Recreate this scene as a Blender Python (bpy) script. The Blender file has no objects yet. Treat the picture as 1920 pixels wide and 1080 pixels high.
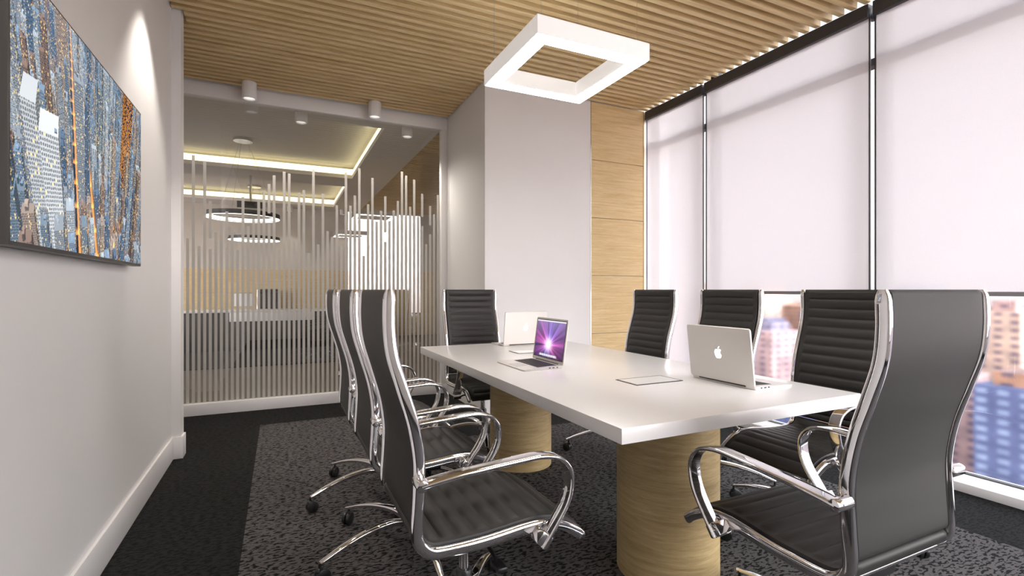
import bpy, bmesh, math, random
import numpy as np
from mathutils import Vector, Matrix

random.seed(7)
SC = bpy.context.scene
COL = SC.collection
PI = math.pi

# ------------------------------------------------------------------ helpers
class MB:
    """collects geometry for ONE mesh object"""
    def __init__(s):
        s.v = []; s.f = []; s.mi = []; s.cur = 0
    def add(s, vs, fs):
        o = len(s.v)
        s.v += [tuple(p) for p in vs]
        for f in fs:
            s.f.append(tuple(i + o for i in f)); s.mi.append(s.cur)
        return s
    def box(s, x0, x1, y0, y1, z0, z1, bev=0.0, seg=2):
        if bev <= 0:
            v = [(x0,y0,z0),(x1,y0,z0),(x1,y1,z0),(x0,y1,z0),(x0,y0,z1),(x1,y0,z1),(x1,y1,z1),(x0,y1,z1)]
            return s.add(v, [(0,3,2,1),(4,5,6,7),(0,1,5,4),(1,2,6,5),(2,3,7,6),(3,0,4,7)])
        bm = bmesh.new()
        bmesh.ops.create_cube(bm, size=1)
        bmesh.ops.scale(bm, vec=(x1-x0, y1-y0, z1-z0), verts=bm.verts)
        bmesh.ops.translate(bm, vec=((x0+x1)/2, (y0+y1)/2, (z0+z1)/2), verts=bm.verts)
        bmesh.ops.bevel(bm, geom=list(bm.edges), offset=bev, segments=seg, profile=.5, affect='EDGES')
        bm.verts.index_update()
        s.add([v.co[:] for v in bm.verts], [[v.index for v in f.verts] for f in bm.faces])
        bm.free(); return s
    def lathe(s, prof, seg=32, c=(0,0,0), axis='z'):
        """prof: (r, h) from one end to the other; closes at r==0"""
        vs = []; fs = []
        rings = []
        for r, h in prof:
            if r < 1e-6:
                rings.append([len(vs)]); vs.append((0,0,h))
            else:
                rings.append(list(range(len(vs), len(vs)+seg)))
                vs += [(r*math.cos(2*PI*k/seg), r*math.sin(2*PI*k/seg), h) for k in range(seg)]
        for a, b in zip(rings, rings[1:]):
            for k in range(seg):
                k2 = (k+1) % seg
                if len(a) == 1 and len(b) == 1: continue
                if len(a) == 1: fs.append((a[0], b[k2], b[k]))
                elif len(b) == 1: fs.append((a[k], a[k2], b[0]))
                else: fs.append((a[k], a[k2], b[k2], b[k]))
        if axis == 'x': vs = [(z, x, y) for x, y, z in vs]
        if axis == 'y': vs = [(y, z, x) for x, y, z in vs]
        vs = [(x+c[0], y+c[1], z+c[2]) for x, y, z in vs]
        return s.add(vs, fs)
    def cyl(s, r, h0, h1, c=(0,0,0), seg=32, axis='z', bev=0.0):
        if bev > 0:
            return s.lathe([(0,h0),(r-bev,h0),(r-bev*.3,h0+bev*.3),(r,h0+bev),(r,h1-bev),(r-bev*.3,h1-bev*.3),(r-bev,h1),(0,h1)], seg, c, axis)
        return s.lathe([(0,h0),(r,h0),(r,h1),(0,h1)], seg, c, axis)
    def tube(s, pts, r, seg=12):
        P = [Vector(p) for p in pts]; n = len(P)
        t0 = (P[1]-P[0]).normalized()
        up = Vector((0,0,1)) if abs(t0.z) < .9 else Vector((1,0,0))
        a = (up - t0*up.dot(t0)).normalized()
        vs = []; fs = []
        for i in range(n):
            t = (P[min(i+1,n-1)] - P[max(i-1,0)]).normalized()
            a = (a - t*a.dot(t)).normalized(); b = t.cross(a)
            rr = r[i] if isinstance(r, (list, tuple)) else r
            vs += [tuple(P[i] + (a*math.cos(2*PI*k/seg) + b*math.sin(2*PI*k/seg))*rr) for k in range(seg)]
        for i in range(n-1):
            for k in range(seg):
                k2 = (k+1) % seg
                fs.append((i*seg+k, i*seg+k2, (i+1)*seg+k2, (i+1)*seg+k))
        fs.append(tuple(range(seg-1,-1,-1))); fs.append(tuple(range((n-1)*seg, n*seg)))
        return s.add(vs, fs)
    def sweep_yz(s, path, x, prof, scale=None):
        """sweep a cross section (lateral, normal) along a path of (y, z) in the plane x"""
        n = len(path); m = len(prof); vs = []; fs = []
        for i in range(n):
            p0 = path[max(i-1,0)]; p1 = path[min(i+1,n-1)]
            ty, tz = p1[0]-p0[0], p1[1]-p0[1]; L = math.hypot(ty, tz) or 1
            ny, nz = -tz/L, ty/L
            k = scale[i] if scale else 1
            for a, b in prof:
                vs.append((x + a*k, path[i][0] + ny*b*k, path[i][1] + nz*b*k))
        for i in range(n-1):
            for k in range(m):
                k2 = (k+1) % m
                fs.append((i*m+k, i*m+k2, (i+1)*m+k2, (i+1)*m+k))
        fs.append(tuple(range(m-1,-1,-1))); fs.append(tuple(range((n-1)*m, n*m)))
        return s.add(vs, fs)
    def xform(s, M, start=0):
        for i in range(start, len(s.v)):
            s.v[i] = tuple(M @ Vector(s.v[i]))
        return s
    def build(s, name, mat, parent=None, angle=38, recalc=True):
        me = bpy.data.meshes.new(name)
        me.from_pydata(s.v, [], s.f)
        mats = mat if isinstance(mat, (list, tuple)) else [mat]
        for m in mats: me.materials.append(m)
        if len(mats) > 1: me.polygons.foreach_set('material_index', s.mi)
        if recalc:
            bm = bmesh.new(); bm.from_mesh(me)
            bmesh.ops.recalc_face_normals(bm, faces=bm.faces)
            bm.to_mesh(me); bm.free()
        me.polygons.foreach_set('use_smooth', [True]*len(me.polygons))
        me.set_sharp_from_angle(angle=math.radians(angle))
        o = bpy.data.objects.new(name, me); COL.objects.link(o)
        if parent: o.parent = parent
        return o

def tag(o, label, cat, group=None, kind=None):
    o['label'] = label; o['category'] = cat
    if group: o['group'] = group
    if kind: o['kind'] = kind
    return o
def empty(name, loc=(0,0,0), rz=0):
    o = bpy.data.objects.new(name, None); COL.objects.link(o)
    o.empty_display_size = .1
    o.location = loc; o.rotation_euler = (0,0,rz)
    return o
def struct(o, label, cat): return tag(o, label, cat, kind='structure')
def kids(o): return [c for c in bpy.data.objects if c.parent == o]
def copy_tree(o, parent=None):
    c = o.copy(); COL.objects.link(c)
    if parent: c.parent = parent
    for ch in kids(o): copy_tree(ch, c)
    return c
def crom(pts, per=8):
    """Catmull-Rom through points of any dimension"""
    P = [np.array(p, float) for p in pts]
    P = [2*P[0]-P[1]] + P + [2*P[-1]-P[-2]]
    out = []
    for i in range(1, len(P)-2):
        a, b, c, d = P[i-1:i+3]
        for k in range(per):
            t = k/per
            out.append(tuple(.5*((2*b)+(c-a)*t+(2*a-5*b+4*c-d)*t*t+(3*b-a-3*c+d)*t**3)))
    out.append(tuple(P[-2]))
    return out
def ellipse(a, b, n=16): return [(a*math.cos(2*PI*k/n), b*math.sin(2*PI*k/n)) for k in range(n)]
def rrect(a, b, r, n=3):
    out = []
    for cx, cy, s0 in ((a-r,b-r,0),(-a+r,b-r,90),(-a+r,-b+r,180),(a-r,-b+r,270)):
        for k in range(n+1):
            t = math.radians(s0 + 90*k/n); out.append((cx+r*math.cos(t), cy+r*math.sin(t)))
    return out

# ---------------------------------------------------------------- materials
def newmat(name):
    m = bpy.data.materials.new(name); m.use_nodes = True
    nt = m.node_tree; nt.nodes.clear()
    out = nt.nodes.new('ShaderNodeOutputMaterial')
    return m, nt, out
def N(nt, t, **kw):
    n = nt.nodes.new(t)
    for k, v in kw.items():
        if k in n.inputs: n.inputs[k].default_value = v
        else: setattr(n, k, v)
    return n
def pbr(name, col, rough=.5, metal=0, spec=.5, coat=0, emit=None, estr=0, bump=0, bscale=200, var=0, vscale=3):
    m, nt, out = newmat(name)
    b = N(nt, 'ShaderNodeBsdfPrincipled')
    b.inputs['Base Color'].default_value = (*col, 1)
    b.inputs['Roughness'].default_value = rough; b.inputs['Metallic'].default_value = metal
    b.inputs['Specular IOR Level'].default_value = spec
    b.inputs['Coat Weight'].default_value = coat; b.inputs['Coat Roughness'].default_value = .12
    if emit:
        b.inputs['Emission Color'].default_value = (*emit, 1); b.inputs['Emission Strength'].default_value = estr
    tc = N(nt, 'ShaderNodeTexCoord')
    if var:
        n = N(nt, 'ShaderNodeTexNoise', Scale=vscale, Detail=3)
        nt.links.new(tc.outputs['Object'], n.inputs['Vector'])
        mx = N(nt, 'ShaderNodeMix', data_type='RGBA')
        mx.inputs['A'].default_value = (*[c*(1-var) for c in col], 1); mx.inputs['B'].default_value = (*[min(1, c*(1+var)) for c in col], 1)
        nt.links.new(n.outputs['Fac'], mx.inputs['Factor']); nt.links.new(mx.outputs['Result'], b.inputs['Base Color'])
    if bump:
        n = N(nt, 'ShaderNodeTexNoise', Scale=bscale, Detail=2)
        nt.links.new(tc.outputs['Object'], n.inputs['Vector'])
        bp = N(nt, 'ShaderNodeBump', Strength=bump, Distance=.002)
        nt.links.new(n.outputs['Fac'], bp.inputs['Height']); nt.links.new(bp.outputs['Normal'], b.inputs['Normal'])
    nt.links.new(b.outputs[0], out.inputs[0])
    return m
def emis(name, col, s):
    m, nt, out = newmat(name)
    e = N(nt, 'ShaderNodeEmission', Strength=s); e.inputs['Color'].default_value = (*col, 1)
    nt.links.new(e.outputs[0], out.inputs[0]); return m
def wood(name, c1, c2, scale, rough=.45, spec=.35):
    """scale: vector scale; small along the grain"""
    m, nt, out = newmat(name)
    tc = N(nt, 'ShaderNodeTexCoord'); mp = N(nt, 'ShaderNodeMapping'); mp.inputs['Scale'].default_value = scale
    nt.links.new(tc.outputs['Object'], mp.inputs['Vector'])
    n1 = N(nt, 'ShaderNodeTexNoise', Scale=1.0, Detail=5, Roughness=.6, Distortion=.6)
    n2 = N(nt, 'ShaderNodeTexNoise', Scale=5.5, Detail=4, Roughness=.65)
    for n in (n1, n2): nt.links.new(mp.outputs[0], n.inputs['Vector'])
    ad = N(nt, 'ShaderNodeMath', operation='MULTIPLY_ADD'); ad.inputs[1].default_value = .55
    nt.links.new(n2.outputs['Fac'], ad.inputs[0]); nt.links.new(n1.outputs['Fac'], ad.inputs[2])
    cr = N(nt, 'ShaderNodeValToRGB')
    cr.color_ramp.elements[0].position = .52; cr.color_ramp.elements[0].color = (*c1, 1)
    cr.color_ramp.elements[1].position = 1.0; cr.color_ramp.elements[1].color = (*c2, 1)
    nt.links.new(ad.outputs[0], cr.inputs[0])
    b = N(nt, 'ShaderNodeBsdfPrincipled', Roughness=rough); b.inputs['Specular IOR Level'].default_value = spec
    nt.links.new(cr.outputs[0], b.inputs['Base Color']); nt.links.new(b.outputs[0], out.inputs[0])
    return m
def carpet(name, base, fleck, amount, scale=(42, 105, 60)):
    m, nt, out = newmat(name)
    tc = N(nt, 'ShaderNodeTexCoord'); mp = N(nt, 'ShaderNodeMapping'); mp.inputs['Scale'].default_value = scale
    nt.links.new(tc.outputs['Object'], mp.inputs['Vector'])
    n1 = N(nt, 'ShaderNodeTexNoise', Scale=1.0, Detail=1.5, Distortion=.4)
    nt.links.new(mp.outputs[0], n1.inputs['Vector'])
    cr = N(nt, 'ShaderNodeValToRGB')
    cr.color_ramp.elements[0].position = amount; cr.color_ramp.elements[0].color = (*fleck, 1)
    cr.color_ramp.elements[1].position = amount+.05; cr.color_ramp.elements[1].color = (*base, 1)
    nt.links.new(n1.outputs['Fac'], cr.inputs[0])
    n2 = N(nt, 'ShaderNodeTexNoise', Scale=420, Detail=2)
    nt.links.new(tc.outputs['Object'], n2.inputs['Vector'])
    mx = N(nt, 'ShaderNodeMix', data_type='RGBA', blend_type='MULTIPLY'); mx.inputs['Factor'].default_value = .7
    r2 = N(nt, 'ShaderNodeValToRGB'); r2.color_ramp.elements[0].color = (.45,.45,.45,1); r2.color_ramp.elements[1].color = (1.35,1.35,1.35,1)
    nt.links.new(n2.outputs['Fac'], r2.inputs[0])
    nt.links.new(cr.outputs[0], mx.inputs['A']); nt.links.new(r2.outputs[0], mx.inputs['B'])
    b = N(nt, 'ShaderNodeBsdfPrincipled', Roughness=.95); b.inputs['Specular IOR Level'].default_value = .15
    nt.links.new(mx.outputs['Result'], b.inputs['Base Color'])
    bp = N(nt, 'ShaderNodeBump', Strength=.5, Distance=.003)
    nt.links.new(n2.outputs['Fac'], bp.inputs['Height']); nt.links.new(bp.outputs['Normal'], b.inputs['Normal'])
    nt.links.new(b.outputs[0], out.inputs[0]); return m

M = {}
M['wall'] = pbr('painted_wall', (.75,.735,.725), .55, var=.015, bump=.05, bscale=160)
M['white'] = pbr('white_lacquer', (.86,.85,.85), .35)
M['frame_white'] = pbr('white_frame', (.84,.82,.82), .4)
M['ceil'] = pbr('white_ceiling', (.78,.76,.73), .8)
M['void'] = pbr('ceiling_void', (.30,.26,.22), .9)
M['slat'] = wood('oak_slat', (.60,.42,.19), (.86,.67,.38), (1.6, 26, 26))
M['oak'] = wood('oak_veneer', (.56,.39,.18), (.76,.58,.32), (3.0, 55, 60))
M['oakcol'] = wood('oak_column', (.37,.265,.12), (.60,.455,.235), (5.0, 5.0, 75))
M['table'] = pbr('white_tabletop', (.86,.84,.83), .28, coat=.25)
M['chrome'] = pbr('chrome', (.86,.85,.86), .06, metal=1)
M['chrome2'] = pbr('satin_chrome', (.70,.70,.71), .18, metal=1)
M['leather'] = pbr('charcoal_leather', (.028,.026,.0245), .5, spec=.34, bump=.12, bscale=700)
M['black'] = pbr('black_plastic', (.012,.012,.013), .35)
M['dark'] = pbr('dark_metal', (.055,.055,.060), .4, metal=.3)
M['alu'] = pbr('aluminium', (.78,.75,.72), .34, metal=.55)
M['alulight'] = pbr('aluminium_lid', (.74,.71,.68), .42, metal=.25)
M['bezel'] = pbr('tv_bezel', (.07,.066,.062), .4)
M['keys'] = pbr('black_keys', (.015,.015,.016), .5)
M['pad'] = pbr('trackpad', (.62,.60,.58), .35, metal=.5)
M['mark'] = pbr('white_mark', (.95,.95,.95), .4, emit=(1,1,1), estr=.9)
M['floor_dark'] = carpet('carpet_border', (.019,.0185,.0185), (.007,.007,.007), .45, (38, 88, 60))
M['floor_light'] = carpet('carpet_inlay', (.108,.100,.100), (.010,.010,.010), .435, (38, 88, 60))
M['diffuser'] = emis('pendant_diffuser', (1,.985,.96), 20)
M['added_uplight'] = emis('added_uplight_glow', (1,.97,.92), 7)
M['lamp_lens'] = emis('downlight_lens', (1,.95,.88), .7)
M['cove'] = emis('cove_led', (1,.86,.48), 2.1)
M['ring_led'] = emis('ring_led', (1,.97,.9), 3.0)
M['wire'] = pbr('steel_wire', (.5,.48,.46), .35, metal=.8)
M['stone'] = pbr('pale_stone', (.62,.57,.50), .6, var=.12, vscale=4)
M['office_floor'] = pbr('brown_floor', (.12,.10,.085), .35, var=.1)
M['desk_dark'] = pbr('dark_desk', (.03,.03,.032), .4)
M['hall'] = pbr('pale_wall', (.66,.63,.60), .6)
M['sill'] = pbr('white_sill', (.88,.86,.86), .4)

# partition glass: clear with a coated, mirror-like reflection
def glassmat(name, tint, refl, rough_refr=None):
    m, nt, out = newmat(name)
    if rough_refr is None:
        t = N(nt, 'ShaderNodeBsdfTransparent'); t.inputs['Color'].default_value = (*tint, 1)
    else:
        t = N(nt, 'ShaderNodeBsdfRefraction', Roughness=rough_refr[0], IOR=rough_refr[1]); t.inputs['Color'].default_value = (*tint, 1)
    g = N(nt, 'ShaderNodeBsdfGlossy', Roughness=.0); g.inputs['Color'].default_value = (1,1,1,1)
    fr = N(nt, 'ShaderNodeLayerWeight', Blend=.18)
    ma = N(nt, 'ShaderNodeMath', operation='MULTIPLY_ADD'); ma.inputs[1].default_value = .7; ma.inputs[2].default_value = refl
    nt.links.new(fr.outputs['Fresnel'], ma.inputs[0])
    mx = N(nt, 'ShaderNodeMixShader')
    nt.links.new(ma.outputs[0], mx.inputs[0]); nt.links.new(t.outputs[0], mx.inputs[1]); nt.links.new(g.outputs[0], mx.inputs[2])
    nt.links.new(mx.outputs[0], out.inputs[0]); return m
M['glass'] = glassmat('partition_glass', (.86,.86,.84), .10)
M['pane'] = glassmat('window_glass', (.97,.97,.98), .02, (.26, 1.035))
M['clear'] = glassmat('clear_glass', (.97,.97,.98), .02)
def film():
    m, nt, out = newmat('frosted_film')
    d = N(nt, 'ShaderNodeBsdfDiffuse'); d.inputs['Color'].default_value = (.74,.72,.69,1)
    tl = N(nt, 'ShaderNodeBsdfTranslucent'); tl.inputs['Color'].default_value = (.8,.78,.74,1)
    tr = N(nt, 'ShaderNodeBsdfTransparent')
    a = N(nt, 'ShaderNodeMixShader'); a.inputs[0].default_value = .45
    b = N(nt, 'ShaderNodeMixShader'); b.inputs[0].default_value = .22
    nt.links.new(d.outputs[0], a.inputs[1]); nt.links.new(tl.outputs[0], a.inputs[2])
    nt.links.new(a.outputs[0], b.inputs[1]); nt.links.new(tr.outputs[0], b.inputs[2])
    nt.links.new(b.outputs[0], out.inputs[0]); return m
M['film'] = film()
def blind():
    m, nt, out = newmat('blind_fabric')
    tc = N(nt, 'ShaderNodeTexCoord')
    n = N(nt, 'ShaderNodeTexNoise', Scale=260, Detail=2); nt.links.new(tc.outputs['Object'], n.inputs['Vector'])
    cr = N(nt, 'ShaderNodeValToRGB')
    cr.color_ramp.elements[0].color = (.86,.84,.85,1); cr.color_ramp.elements[1].color = (.98,.96,.97,1)
    nt.links.new(n.outputs['Fac'], cr.inputs[0])
    d = N(nt, 'ShaderNodeBsdfDiffuse'); tl = N(nt, 'ShaderNodeBsdfTranslucent'); tr = N(nt, 'ShaderNodeBsdfTransparent')
    for x in (d, tl, tr): nt.links.new(cr.outputs[0], x.inputs['Color'])
    a = N(nt, 'ShaderNodeMixShader'); a.inputs[0].default_value = .47
    b = N(nt, 'ShaderNodeMixShader'); b.inputs[0].default_value = .34
    nt.links.new(d.outputs[0], a.inputs[1]); nt.links.new(tl.outputs[0], a.inputs[2])
    nt.links.new(a.outputs[0], b.inputs[1]); nt.links.new(tr.outputs[0], b.inputs[2])
    nt.links.new(b.outputs[0], out.inputs[0]); return m
M['blind'] = blind()
def colorgrid_mat(name, strength):
    m, nt, out = newmat(name)
    at = N(nt, 'ShaderNodeAttribute', attribute_name='picture')
    e = N(nt, 'ShaderNodeEmission', Strength=strength); nt.links.new(at.outputs['Color'], e.inputs['Color'])
    g = N(nt, 'ShaderNodeBsdfGlossy', Roughness=.12); g.inputs['Color'].default_value = (1,1,1,1)
    mx = N(nt, 'ShaderNodeMixShader'); mx.inputs[0].default_value = .03
    nt.links.new(e.outputs[0], mx.inputs[1]); nt.links.new(g.outputs[0], mx.inputs[2])
    nt.links.new(mx.outputs[0], out.inputs[0]); return m
M['tvpic'] = colorgrid_mat('tv_picture', 1.0)
M['lappic'] = colorgrid_mat('laptop_picture', 1.05)
def facade(name, wallc, winc, sx, sz, sharp=.12):
    """building face with softly drawn rows of windows"""
    m, nt, out = newmat(name)
    tc = N(nt, 'ShaderNodeTexCoord'); sp = N(nt, 'ShaderNodeSeparateXYZ')
    nt.links.new(tc.outputs['Object'], sp.inputs[0])
    ad = N(nt, 'ShaderNodeMath', operation='ADD'); nt.links.new(sp.outputs['X'], ad.inputs[0]); nt.links.new(sp.outputs['Y'], ad.inputs[1])
    def wave(src, k):
        mu = N(nt, 'ShaderNodeMath', operation='MULTIPLY'); mu.inputs[1].default_value = 2*PI/k; nt.links.new(src, mu.inputs[0])
        si = N(nt, 'ShaderNodeMath', operation='SINE'); nt.links.new(mu.outputs[0], si.inputs[0])
        mr = N(nt, 'ShaderNodeMapRange'); mr.inputs['From Min'].default_value = -.3; mr.inputs['From Max'].default_value = .3
        nt.links.new(si.outputs[0], mr.inputs['Value']); return mr.outputs[0]
    a = wave(ad.outputs[0], sx); b = wave(sp.outputs['Z'], sz)
    mul = N(nt, 'ShaderNodeMath', operation='MULTIPLY'); nt.links.new(a, mul.inputs[0]); nt.links.new(b, mul.inputs[1])
    no = N(nt, 'ShaderNodeTexNoise', Scale=.12, Detail=3); nt.links.new(tc.outputs['Object'], no.inputs['Vector'])
    mx = N(nt, 'ShaderNodeMix', data_type='RGBA'); mx.inputs['A'].default_value = (*wallc,1); mx.inputs['B'].default_value = (*winc,1)
    nt.links.new(mul.outputs[0], mx.inputs['Factor'])
    mm = N(nt, 'ShaderNodeMix', data_type='RGBA', blend_type='MULTIPLY'); mm.inputs['Factor'].default_value = .8
    r2 = N(nt, 'ShaderNodeValToRGB'); r2.color_ramp.elements[0].position = .3; r2.color_ramp.elements[0].color = (.5,.5,.56,1); r2.color_ramp.elements[1].position = .7; r2.color_ramp.elements[1].color = (1.2,1.15,1.1,1)
    nt.links.new(no.outputs['Fac'], r2.inputs[0]); nt.links.new(mx.outputs['Result'], mm.inputs['A']); nt.links.new(r2.outputs[0], mm.inputs['B'])
    bs = N(nt, 'ShaderNodeBsdfPrincipled', Roughness=.6); nt.links.new(mm.outputs['Result'], bs.inputs['Base Color'])
    nt.links.new(bs.outputs[0], out.inputs[0]); return m

def color_grid(name, img, origin, ux, uy, mat, parent):
    """a flat picture surface: img (H, W, 3) linear colours, row 0 at the bottom"""
    H, W, _ = img.shape
    o = np.array(origin, float); ux = np.array(ux, float); uy = np.array(uy, float)
    gx, gy = np.meshgrid(np.linspace(0,1,W), np.linspace(0,1,H))
    co = o + gx[...,None]*ux + gy[...,None]*uy
    idx = np.arange(H*W).reshape(H, W)
    quads = np.stack([idx[:-1,:-1], idx[:-1,1:], idx[1:,1:], idx[1:,:-1]], -1).reshape(-1, 4)
    me = bpy.data.meshes.new(name)
    me.vertices.add(H*W); me.vertices.foreach_set('co', co.reshape(-1).astype(np.float32))
    me.loops.add(len(quads)*4); me.loops.foreach_set('vertex_index', quads.reshape(-1).astype(np.int32))
    me.polygons.add(len(quads)); me.polygons.foreach_set('loop_start', (np.arange(len(quads))*4).astype(np.int32))
    at = me.color_attributes.new('picture', 'FLOAT_COLOR', 'POINT')
    rgba = np.ones((H*W, 4), np.float32); rgba[:, :3] = img.reshape(-1, 3)
    at.data.foreach_set('color', rgba.reshape(-1))
    me.materials.append(mat); me.update(calc_edges=True); me.validate()
    ob = bpy.data.objects.new(name, me); COL.objects.link(ob); ob.parent = parent
    return ob

# ------------------------------------------------------------- room geometry
H = 1.15                       # eye height
ZC = 3.05                      # underside of the slats
ZT = 3.36                      # slab above the slats
XL, XW, XG = -.667, 3.504, 3.70
YB, YG, YP = -2.0, 5.32, 4.177
XP = 1.69                      # left face of the pier

# floor: dark border with a lighter inlay
fl = MB()
inl = [(-.152, -1.5), (2.97, -1.5), (2.97, 3.65), (1.17, 3.65), (1.17, 4.70), (-.152, 4.70)]
z = 0
def fq(x0, x1, y0, y1, mi):
    fl.cur = mi; fl.add([(x0,y0,0),(x1,y0,0),(x1,y1,0),(x0,y1,0)], [(0,1,2,3)])
fq(-.152, 2.97, -1.5, 3.65, 1); fq(-.152, 1.17, 3.65, 4.70, 1)
fq(-1.7, -.152, YB-.1, YG+.03, 0); fq(-.152, 3.9, YB-.1, -1.5, 0); fq(2.97, 3.9, -1.5, YG+.03, 0)
fq(1.17, 2.97, 3.65, YG+.03, 0); fq(-.152, 1.17, 4.70, YG+.03, 0)
fl.cur = 0; fl.box(-1.7, 3.9, YB-.1, YG+.03, -.2, -.01)
struct(fl.build('floor', [M['floor_dark'], M['floor_light']], recalc=False), 'dark speckled carpet floor with lighter grey inlay under the table', 'floor')

# ceiling slab + slats
c = MB().box(-1.75, 4.0, YB-.15, YG+.1, ZT, ZT+.15).build('ceiling', M['void'])
struct(c, 'ceiling of the meeting room carrying light oak slats', 'ceiling')
sl = MB(); y = YB + .02
while y < YG - .06:
    x1 = XW + .03 if y < YP - .05 else XP - .005
    if y < 4.02: x0 = XL + .004
    elif y < 4.13: x0 = -.60
    else: x0 = -1.65
    sl.box(x0, x1, y, y+.040, ZC, ZC+.085, .003, 1)
    y += .0835
for xx in (.2, 1.2, 2.4): sl.box(xx, xx+.05, YB+.02, YP-.06, ZC+.0855, ZT-.002)
sl.build('slat_grille', M['slat'], c)['label'] = 'oak slats running across the ceiling'

# walls
w = MB(); w.box(XL-.2, XL, YB, 4.012, 0, ZT); w.box(XL-.2, -.612, 4.012, 4.118, 0, ZT)
struct(w.build('wall_left', M['wall']), 'pale grey left wall behind the television with a projecting end', 'wall')
w = MB(); w.box(XL, XL+.014, YB, 3.998, 0, .150, .003); w.box(XL, -.598, 3.998, 4.012, 0, .150, .003); w.box(-.612, -.598, 4.000, 4.118, 0, .150, .003)
struct(w.build('baseboard_left', M['frame_white']), 'white baseboard along the left wall', 'baseboard')
w = MB(); w.box(-1.75, -1.65, 3.8, YG+.1, 0, ZT); w.box(-1.75, XL-.2, 3.8, 3.9, 0, ZT)
struct(w.build('wall_alcove', M['wall']), 'alcove wall beyond the end of the left wall', 'wall')
w = MB().box(XP, 2.837, YP, YG+.1, 0, ZT).build('wall_pier', M['wall'])
struct(w, 'broad grey pier standing between glass partition and wood panel', 'wall')
w = MB().box(2.84, 3.9, YP+.022, YG+.1, 0, ZT).build('wall_corner', M['wall'])
struct(w, 'corner wall carrying the oak panel beside the windows', 'wall')
# oak panel of stacked boards
pn = MB(); zz = .118
for k in range(6):
    z0 = .002 if k == 0 else zz + (k-1)*.587 + .002
    z1 = min(zz + k*.587 - .002, ZT)
    pn.box(2.845, 3.512, YP, YP+.020, z0, z1, .002, 1)
panel = pn.build('oak_cladding', M['oak'])
tag(panel, 'light oak wall panel of stacked boards between grey pier and windows', 'wall panel')
MB().box(2.837, 2.845, YP-.004, YP+.02, 0, ZC).build('edge_strip', M['chrome2'], panel)
MB().box(3.512, 3.522, YP-.006, YP+.02, 0, ZC).build('edge_strip', pbr('brass', (.80,.62,.30), .3, metal=.8), panel)

# back wall with a window (behind the camera)
w = MB()
w.box(-.87, 1.45, YB-.2, YB, 0, ZT); w.box(3.5, 3.9, YB-.2, YB, 0, ZT); w.box(1.45, 3.5, YB-.2, YB, 0, .5)
struct(w.build('wall_back', M['wall']), 'grey back wall behind the viewer', 'wall')

# ---------------------------------------------------------- windows + blinds
mull = [-2.0, -.908, .518, 1.944, 3.37, 4.199]
s_ = MB().box(XW, XG+.06, YB, YP-.008, 0, .052, .003)
struct(s_.build('trim_1', M['sill']), 'low white window sill along the window wall', 'window sill')
def window(n, y0, y1, last=False):
    r = MB()
    r.box(XG-.05, XG+.03, y0-.03, y0+.03, .052, ZT)
    if last: r.box(XG-.05, XG+.03, y1-.03, y1-.002, .052, ZT)
    r.box(XG-.045, XG+.025, y0+.03, y1-.03, 2.675, 2.725)
    r.box(XG-.012, XG+.025, y0+.03, y1-.03, .052, .058)
    f = r.build('window_%d' % n, M['dark'])
    return f
wl = ['window bay behind the viewer, beside the back wall', 'window bay just behind the viewer, right side', 'nearest window bay at right with city below its blind',
      'middle window bay behind the right row of chairs', 'narrow far window bay beside the oak panel']
for i in range(5):
    f = window(i+1, mull[i], mull[i+1], i == 4)
    struct(f, wl[i], 'window')
    MB().add([(XG, mull[i]+.03, .058), (XG, mull[i+1]-.03, .058), (XG, mull[i+1]-.03, 2.675), (XG, mull[i]+.03, 2.675)], [(0,1,2,3)]).build('pane', M['pane'], f)
    MB().add([(XG, mull[i]+.03, 2.725), (XG, mull[i+1]-.03, 2.725), (XG, mull[i+1]-.03, ZT), (XG, mull[i]+.03, ZT)], [(0,1,2,3)]).build('pane', M['pane'], f)
f = MB(); f.box(1.45, 1.51, YB-.1, YB-.04, .5, ZT); f.box(3.44, 3.5, YB-.1, YB-.04, .5, ZT); f.box(1.51, 3.44, YB-.1, YB-.04, .5, .55)
f = f.build('window_6', M['dark']); struct(f, 'window in the back wall behind the viewer', 'window')
MB().add([(1.51, YB-.07, .55), (3.44, YB-.07, .55), (3.44, YB-.07, ZT), (1.51, YB-.07, ZT)], [(0,1,2,3)]).build('pane', M['clear'], f)

XB = 3.552
def blind_at(y0, y1, zb, label):
    r = empty('roller_blind', (XB, (y0+y1)/2, 0)); tag(r, label, 'blind', 'roller blinds along the window wall')
    hw = (y1-y0)/2
    MB().box(-.030, .045, -hw, hw, 2.955, 3.046, .004, 1).build('head_box', M['dark'], r)
    for s in (-1, 1): MB().box(.045, XG-.05-XB, s*(hw-.03)-.012, s*(hw-.03)+.012, 2.97, 3.02).build('bracket', M['dark'], r)
    n = 2
    MB().box(-.0006, .0006, -hw+.010, hw-.010, zb, 2.955).build('fabric', M['blind'], r)
    for s in (-1, 1):
        a, b = (hw-.009, hw) if s > 0 else (-hw, -hw+.009)
        MB().box(-.005, .005, a, b, zb-.004, 2.954).build('guide_rail', M['dark'], r)
    MB().box(-.009, .009, -hw+.0095, hw-.0095, zb-.014, zb+.010, .002, 1).build('bottom_rail', pbr('grey_rail', (.25,.24,.25), .4), r)
    return r
g = .013
blind_at(mull[4]+g, 4.171, .07, 'far narrow white roller blind lowered to the sill beside the oak panel')
blind_at(mull[3]+g, mull[4]-g, 1.128, 'middle white roller blind half lowered behind the right row of chairs')
blind_at(mull[2]+g, mull[3]-g, 1.128, 'nearest white roller blind half lowered at right edge of the photo')
blind_at(mull[1]+g, mull[2]-g, 1.128, 'white roller blind just behind the viewer at right')
blind_at(mull[0]+.03, mull[1]-g, 1.128, 'white roller blind in the back corner behind the viewer')

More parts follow.
